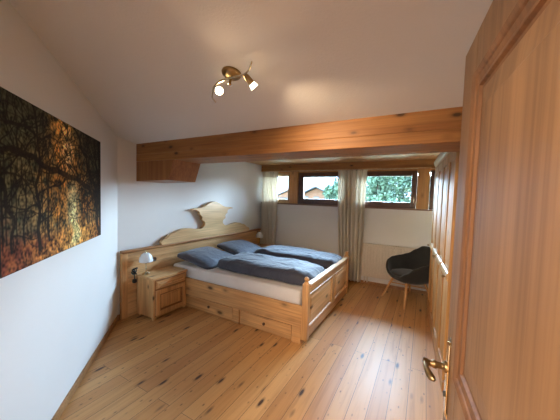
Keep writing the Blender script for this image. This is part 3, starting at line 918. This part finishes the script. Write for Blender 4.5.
def art(u, v):
    n1 = noise.noise(Vector((u * 6, v * 4, .3))); n2 = noise.noise(Vector((u * 22, v * 15, 1.7))); n3 = noise.noise(Vector((u * 44, v * 29, 4.1)))
    n4 = noise.noise(Vector((u * 15 + 9, v * 10, 8.1)))
    col = lerp((.030, .032, .020), (.075, .080, .045), clamp(.5 + n1 + n2 * .6))
    # left middle: grey green haze with yellow leaves
    g = math.exp(-((u - .16) / .22) ** 2 - ((v - .45) / .30) ** 2)
    col = lerp(col, (.16, .15, .075), g * clamp(.55 + n2 + .5 * n3))
    # golden leaves band in the middle
    g = math.exp(-((u - .47) / .24) ** 2 - ((v - .42) / .34) ** 2)
    col = lerp(col, (.42, .19, .035), clamp(g * (.62 + n2 * 1.1 + n3 * .8)))
    g = math.exp(-((u - .72) / .22) ** 2 - ((v - .35) / .22) ** 2)
    col = lerp(col, (.34, .14, .03), clamp(g * (.6 + n2 + n3 * .9)))
    # sun through the crown
    g = math.exp(-((u - .47) / .11) ** 2 - ((v - .80) / .22) ** 2)
    col = lerp(col, (.75, .33, .06), clamp(g * (.95 + n2 * 1.4 + n3)))
    g = math.exp(-((u - .50) / .055) ** 2 - ((v - .80) / .13) ** 2)
    col = lerp(col, (.95, .66, .28), clamp(g * (.9 + n2 * 1.6 + n3)))
    # misty vista above the path
    g = math.exp(-((u - .56) / .055) ** 2 - ((v - .36) / .17) ** 2)
    col = lerp(col, (.62, .58, .30), clamp(g * (1.0 + n2 * .9)))
    # forest floor
    if v < .22:
        k = clamp((.22 - v) / .10)
        fl = lerp((.10, .028, .012), (.28, .10, .025), clamp(.4 + n2 + n3))
        d = math.exp(-((u - .62) / .25) ** 2)
        fl = lerp(fl, (.50, .24, .05), clamp(d * (.7 + n3)))
        col = lerp(col, fl, k)
    if u < .25 and v < .45:
        col = lerp(col, (.13, .03, .015), clamp((.45 - v) * 2 * (.25 - u) * 5 * (.7 + n3)))
    # path
    if v < .30:
        cx = .555 + .05 * math.sin(v * 14) + (.30 - v) * .02; w = .012 + (.30 - v) * .20
        k = math.exp(-((u - cx) / w) ** 4)
        col = lerp(col, lerp((.50, .42, .14), (.70, .62, .30), clamp(.5 + n3)), k * clamp(.75 + n2 * .6) * clamp((v) / .05 + .2))
    # dark mass top right and top left
    k = clamp((v - .72) / .25) * clamp((u - .60) / .15)
    col = lerp(col, (.025, .014, .010), k * .85)
    k = clamp((v - .62) / .3) * clamp((.40 - u) / .15)
    col = lerp(col, (.035, .034, .022), k * .7)
    s = clamp(1 + n4 * .8 + n3 * .6 + noise.noise(Vector((u * 85, v * 57, 2.2))) * 1.4, .2, 2.6) * 1.3
    col = tuple(c * s for c in col)
    # trunks and branches
    best = 0
    for x0, y0, x1, y1, w in bins.get((int(u * BU), int(v * BV)), ()):
        dx, dy = x1 - x0, (y1 - y0) * ASP
        L = dx * dx + dy * dy + 1e-9
        t = clamp(((u - x0) * dx + (v - y0) * ASP * dy) / L)
        d = math.hypot(u - x0 - dx * t, (v - y0) * ASP - dy * t)
        best = max(best, clamp((w * .5 + .0025 - d) / .003))
        if best >= 1: break
    col = lerp(col, (.016, .012, .009), best * .93)
    return col
m = MB(); bm = m.bm
GU, GV = 320, 210
cl = bm.verts.layers.float_color.new('print')
g = []
for j in range(GV + 1):
    row = []
    for i in range(GU + 1):
        u, v = i / GU, j / GV
        vt = bm.verts.new((u * (PW - .006) + .003, -PT - .0008, v * (PH - .006) + .003))
        vt[cl] = (*art(u, v), 1)
        row.append(vt)
    g.append(row)
for a_, b_ in zip(g, g[1:]):
    for k in range(GU): bm.faces.new((a_[k], a_[k + 1], b_[k + 1], b_[k]))
M_print, nt, b = newmat('forest canvas print')
at = nt.nodes.new('ShaderNodeVertexColor'); at.layer_name = 'print'
nt.links.new(at.outputs[0], b.inputs['Base Color']); b.inputs['Roughness'].default_value = .7; b.inputs['Specular IOR Level'].default_value = .15
m.build('printed_canvas', M_print, pic)

# ------------------------------------------------------------------ ceiling spotlight
SL = math.atan(.2033)
cl_x, cl_y = 2.150, -3.700
cl_z = cz(cl_y)
cl_ = thing('ceiling_spotlight', 'brass ceiling lamp with a curved arm and two small spotlights', 'ceiling lamp', (cl_x, cl_y, cl_z))
tilt = Matrix.Rotation(-SL, 4, 'X')
MB().lathe([(0, -.001), (.060, -.001), (.062, -.008), (.056, -.020), (.035, -.034), (.012, -.040), (0, -.040)], seg=32, M=tilt).build('ceiling_rose', M_brass, cl_, smooth=True, auto=50)
MB().lathe([(0, -.03), (.008, -.03), (.008, -.075), (.013, -.08), (.0, -.088)], seg=14, M=tilt).build('stem', M_brass2, cl_, smooth=True, auto=50)
# curved arm hanging a little below the ceiling
def arm_pt(x, y, w):
    return (x - cl_x, y - cl_y, cz(y) - w - cl_z)
arm = [(1.905, -3.575, .08), (1.925, -3.63, .08), (1.975, -3.68, .08), (2.035, -3.73, .082), (2.124, -3.762, .082), (2.215, -3.765, .08), (2.285, -3.765, .08), (2.343, -3.785, .078), (2.393, -3.826, .07)]
def smooth_pts(p, n=6):
    out = []
    for i in range(len(p) - 1):
        p0 = p[max(i - 1, 0)]; p1 = p[i]; p2 = p[i + 1]; p3 = p[min(i + 2, len(p) - 1)]
        for k in range(n):
            t = k / n
            out.append(tuple(.5 * (2 * b1 + (c1_ - a1) * t + (2 * a1 - 5 * b1 + 4 * c1_ - d1) * t * t + (3 * b1 - a1 - 3 * c1_ + d1) * t ** 3) for a1, b1, c1_, d1 in zip(p0, p1, p2, p3)))
    out.append(p[-1]); return out
ap = [arm_pt(*q) for q in smooth_pts(arm)]
MB().tube(ap, [.0045 + .0015 * math.sin(PI * i / (len(ap) - 1)) for i in range(len(ap))], 10).build('arm', M_brass2, cl_, smooth=True)
M_reflector = emit('lit bulb glass', (1.0, .80, .50), 4.0)
M_reflector.node_tree.nodes['Principled BSDF'].inputs['Roughness'].default_value = .2
def head(u, v, w, direction, power, ang, r_emit):
    p = Vector(arm_pt(u, v, w))
    d = Vector(direction).normalized()
    R = d.to_track_quat('Z', 'Y').to_matrix().to_4x4()
    h = MB().lathe([(0, -.045), (.010, -.045), (.016, -.038), (.018, -.01), (.018, .028), (.0165, .028), (.0165, -.0), (0, -.0)], p, 20, R)
    hd_ = h.build('spotlight_head', M_brass, cl_, smooth=True, auto=40)
    g2 = MB().lathe([(.016, .006), (.020, .022), (.023, .036), (.025, .041), (.0235, .041), (.0215, .036), (.018, .022), (.014, .006)], p, 24, R)
    g2.build('glass_reflector', M_reflector, hd_, smooth=True)
    M_b = emit('lit bulb face', (1.0, .72, .42), r_emit)
    MB().lathe([(0, .0405), (.012, .041), (.0225, .0395), (.0225, .0375), (0, .0375)], p, 24, R).build('bulb', M_b, hd_, smooth=True)
    q = MB().tube([p, p - d * .045], .004, 8); q.build('swivel', M_brass2, hd_, smooth=True)
    ld = bpy.data.lights.new('spot', 'SPOT'); ld.energy = power; ld.color = (1.0, .74, .46); ld.spot_size = math.radians(ang); ld.spot_blend = 1.0; ld.shadow_soft_size = .025
    lo = bpy.data.objects.new('spotlight_beam', ld); link(lo, cl_)
    lo.location = p + d * .048; lo.rotation_euler = (-d).to_track_quat('Z', 'Y').to_euler()
head(2.050, -3.705, .095, (.72, -.62, -.40), 6, 140, 30)
head(2.318, -3.735, .105, (.34, .62, -.62), 30, 128, 25)

# ------------------------------------------------------------------ unseen hallway lamp, added as warm fill (behind the photographer)
hl = thing('hallway_fill_lamp', 'round ceiling lamp added as warm fill in the unseen hallway behind the doorway', 'ceiling lamp', (2.9, -6.1, 2.5))
MB().lathe([(0, 0), (.17, 0), (.17, -.02), (0, -.02)]).build('lamp_plate', M_nickel, hl, smooth=True, auto=40)
MB().lathe([(.165, -.02), (.155, -.06), (.11, -.10), (.05, -.12), (0, -.125)], seg=32).build('lamp_shade', emit('fill lamp glass', (1.0, .82, .66), 9.0), hl, smooth=True)
HALL_FILL = 72
ld = bpy.data.lights.new('hall_fill', 'POINT'); ld.energy = HALL_FILL; ld.color = (1.0, .81, .64); ld.shadow_soft_size = .15
lo = bpy.data.objects.new('hallway_fill_light', ld); link(lo, hl); lo.location = (0, 0, -.32)

# ------------------------------------------------------------------ outdoors
M_grass = plain('dry meadow', (.14, .14, .08), .9)
gr = struct(MB().box(-170, 140, .4, 190, -3.4, -3.2).build('ground', M_grass))
def leaf_mat(name, c1, c2):
    m, nt, b = newmat(name)
    oi = nt.nodes.new('ShaderNodeTexNoise'); oi.inputs['Scale'].default_value = 1.4; oi.inputs['Detail'].default_value = 3
    nt.links.new(mapping(nt, (1, 1, 1)), oi.inputs['Vector'])
    nt.links.new(ramp(nt, oi.outputs['Fac'], [(.3, c1), (.7, c2)]), b.inputs['Base Color'])
    b.inputs['Roughness'].default_value = .8
    return m
LM = [leaf_mat('leaf green', (.018, .042, .024), (.060, .105, .055)), leaf_mat('spruce green', (.012, .034, .026), (.040, .080, .055))]
M_bark = plain('bark', (.06, .04, .03), .9)
def tree(name, x, y, h, r, mat, label, conifer=False, seed=0):
    rnd = random.Random(seed)
    t = thing(name, label, 'tree', (x, y, -3.2), 0, 'trees outside the windows')
    MB().tube([(0, 0, 0), (.1, .05, h * .5), (0, 0, h * .92)], [r * .09, r * .06, .03], 8).build('trunk', M_bark, t, smooth=True)
    m = MB(); bm = m.bm
    blobs = []
    if not conifer:
        for k in range(16):
            a = rnd.random() * 2 * PI; q = rnd.random() ** .5 * r * .7
            blobs.append((q * math.cos(a), q * math.sin(a), h * (.35 + .55 * rnd.random()), r * (.32 + .2 * rnd.random())))
    nleaf = 4200
    for k in range(nleaf):
        if conifer:
            f = rnd.random() ** .7; z = h * (.12 + .88 * (1 - f)); rr = r * f * (.75 + .3 * rnd.random()) * (.8 + .2 * math.sin(z * 9)); a = rnd.random() * 2 * PI
            c = Vector((rr * math.cos(a), rr * math.sin(a), z - rr * .25))
        else:
            bx, by, bz, br_ = blobs[rnd.randrange(len(blobs))]
            d = Vector((rnd.gauss(0, 1), rnd.gauss(0, 1), rnd.gauss(0, 1))).normalized() * br_ * (.75 + .3 * rnd.random())
            c = Vector((bx, by, bz)) + d
        s = .10 + .12 * rnd.random()
        n_ = Vector((rnd.gauss(0, 1), rnd.gauss(0, 1), rnd.gauss(0, 1))).normalized()
        e1 = n_.orthogonal().normalized() * s; e2 = n_.cross(e1) * .8
        vs = [bm.verts.new(c + e1), bm.verts.new(c + e2), bm.verts.new(c - e1), bm.verts.new(c - e2)]
        bm.faces.new(vs)
    me_name = 'foliage'
    me = bpy.data.meshes.new(me_name); bm.to_mesh(me); bm.free()
    me.materials.append(mat); link(bpy.data.objects.new(me_name, me), t)
# the view rays of the two large windows fan out to the left as they go deeper
def at(px_x, y):   # x position on the view ray through an image column at depth y
    dx = {265: -.5, 300: -.41, 320: -.31, 340: -.23, 360: -.155, 380: -.085, 400: -.01, 420: .06}[px_x] 
    return 3.2457 + dx * (y + 5.0)
TREES = [
    ('leafy_tree', 340, 19, 6.6, 1.6, 0, 'bushy tree beside the curtain, seen through the left large window', False),
    ('spruce_tree', 320, 54, 9.5, 3.2, 1, 'dark spruce behind and right of the chalet, seen through the left large window', True),
    ('leafy_tree', 360, 20, 8.2, 2.2, 0, 'broad leafy tree at the left edge of the right large window', False),
    ('leafy_tree', 380, 27, 8.9, 2.4, 0, 'full leafy tree in the middle of the right large window', False),
    ('spruce_tree', 400, 19, 8.2, 1.9, 1, 'dark spruce right of the middle of the right large window', True),
    ('leafy_tree', 420, 25, 9.0, 2.6, 0, 'leafy tree at the right edge of the right large window', False)]
for i, (nm, c, y, h, r_, mi, lab, con) in enumerate(TREES):
    tree(nm, at(c, y) + (-1.6 if i == 0 else 0), y, h, r_, LM[mi], lab, con, seed=20 + i)

# wooded hillside far behind
M_hill = leaf_mat('hazy forest', (.017, .024, .028), (.024, .033, .036))
m = MB(); bm = m.bm; g = []
for j in range(12):
    row = []
    for i in range(90):
        x = -170 + i * 3.4; y = 110 + j * 6
        z = -3.3 + (j / 11) ** .7 * (20 + 5.0 * noise.noise(Vector((x * .02, 0, 1))) + 1.2 * noise.noise(Vector((x * .12, j * .5, 3))))
        row.append(bm.verts.new((x, y, z)))
    g.append(row)
for a_, b_ in zip(g, g[1:]):
    for k in range(89): bm.faces.new((a_[k], a_[k + 1], b_[k + 1], b_[k]))
struct(m.build('hills', M_hill, smooth=True))

# chalet
M_cwood = wood('chalet boards', (.13, .050, .014), (.10, .036, .010), 'z', knots=0, rough=.7)
M_croof = plain('grey chalet roof', (.045, .045, .048), .8, spec=.1)
M_cwall = plain('chalet render', (.05, .048, .045), .9, spec=.1)
M_cwin = plain('dark chalet glass', (.03, .04, .05), .1)
hx, hy = at(320, 34) - 3.0, 34
cha = thing('chalet', 'wooden alpine chalet with a gabled roof seen through the left large window', 'house', (hx, hy, -2.1), .15)
cha.scale = (.78, .78, .92)
MB().box(-4, 4, 0, 9, 0, 2.9).build('rendered_wall', M_cwall, cha)
MB().prism([(-4, 2.9), (4, 2.9), (4, 4.0), (0, 5.6), (-4, 4.0)], .02, 9, 'y').build('gable_wall', M_cwood, cha)
m = MB()
m.prism([(-4.9, 3.75), (0, 5.72), (4.9, 3.75), (4.9, 3.95), (0, 5.95), (-4.9, 3.95)], -1.2, 9.6, 'y')
m.build('roof', M_croof, cha)
MB().box(-4.2, 4.2, -1.0, 0, 2.75, 2.9).build('balcony_floor', M_cwood, cha)
m = MB()
for k in range(28): m.box(-4.2 + k * .3, -4.05 + k * .3, -1.0, -.95, 2.9, 3.7)
m.box(-4.2, 4.2, -1.03, -.93, 3.7, 3.78)
m.build('balcony_railing', M_cwood, cha)
for xx in (-2.2, 0, 2.2):
    f = MB().box(xx - .55, xx + .55, -.03, .03, 3.0, 4.2); fo = f.build('window', M_cwall, cha)
    MB().box(xx - .45, xx + .45, -.05, -.02, 3.1, 4.1).build('pane', M_cwin, fo)
# a second pale house further left
hx2 = 3.2457 - .50 * 58
h2 = thing('pale_house', 'pale rendered house with a light roof seen past the left curtain', 'house', (hx2, 53, -3.2), .1)
MB().box(-4.5, 4.5, 0, 8, 0, 4.6).build('wall', M_cwall, h2)
MB().prism([(-5.2, 4.4), (0, 6.6), (5.2, 4.4), (5.2, 4.6), (0, 6.85), (-5.2, 4.6)], -.7, 8.6, 'y').build('roof', plain('pale roof', (.05, .04, .038), .8, spec=.1), h2)
MB().prism([(-4.5, 4.6), (4.5, 4.6), (0, 6.5)], .0, 8, 'y').build('gable_wall', M_cwood, h2)
for xx in (-2.4, 0, 2.4):
    fo = MB().box(xx - .5, xx + .5, -.03, .03, 2.9, 4.1).build('window', M_cwood, h2)
    MB().box(xx - .4, xx + .4, -.05, -.02, 3.0, 4.0).build('pane', M_cwin, fo)

# ------------------------------------------------------------------ daylight
WORLD = 56.0
w = bpy.data.worlds.new('sky'); bpy.context.scene.world = w; w.use_nodes = True
nt = w.node_tree; bg = nt.nodes['Background']
tc = nt.nodes.new('ShaderNodeTexCoord'); sp = nt.nodes.new('ShaderNodeSeparateXYZ')
nt.links.new(tc.outputs['Generated'], sp.inputs[0])
c = ramp(nt, sp.outputs[2], [(0.0, (.64, .81, 1.0)), (.35, (.52, .74, 1.0)), (1.0, (.36, .62, 1.0))])
nt.links.new(c, bg.inputs[0])
# the sun stands veiled beyond the window side: that half of the sky is the bright one
sy = ramp(nt, sp.outputs[1], [(0.0, (.30, .30, .30)), (.45, (1, 1, 1))])
ml = nt.nodes.new('ShaderNodeMath'); ml.operation = 'MULTIPLY'; ml.inputs[1].default_value = WORLD
nt.links.new(sy, ml.inputs[0]); nt.links.new(ml.outputs[0], bg.inputs[1])
# light portals in the two big window openings (guide the sky sampling, emit nothing)
for x0, x1 in ((.12, .66), (1.02, 1.84), (2.16, 3.02), (3.39, 3.85)):
    ld = bpy.data.lights.new('portal', 'AREA'); ld.shape = 'RECTANGLE'; ld.size = x1 - x0; ld.size_y = .5
    ld.cycles.is_portal = True
    lo = bpy.data.objects.new('window_portal', ld); link(lo); lo.location = ((x0 + x1) / 2, .12, 1.76); lo.rotation_euler = (-PI / 2, 0, 0)

# ------------------------------------------------------------------ camera
cam = bpy.data.cameras.new('camera'); co = bpy.data.objects.new('camera', cam); link(co)
X = Vector((0.87389101, 0.48519803, 0.02995604)); Y = Vector((-0.05105767, 0.03032921, 0.99823507)); F = Vector((-0.48343315, 0.87387814, -0.0512775))
Mx = Matrix((X, Y, -F)).transposed().to_4x4(); Mx.translation = Vector((3.2457, -5.0068, 1.57))
co.matrix_world = Mx
cam.sensor_width = 36; cam.lens = 262.5949 / 560 * 36; cam.clip_start = .02; cam.clip_end = 300
sc = bpy.context.scene
sc.camera = co
sc.view_settings.view_transform = 'Standard'; sc.view_settings.look = 'None'; sc.view_settings.gamma = 1.0
sc.view_settings.use_curve_mapping = False
sc.view_settings.exposure = 1.0
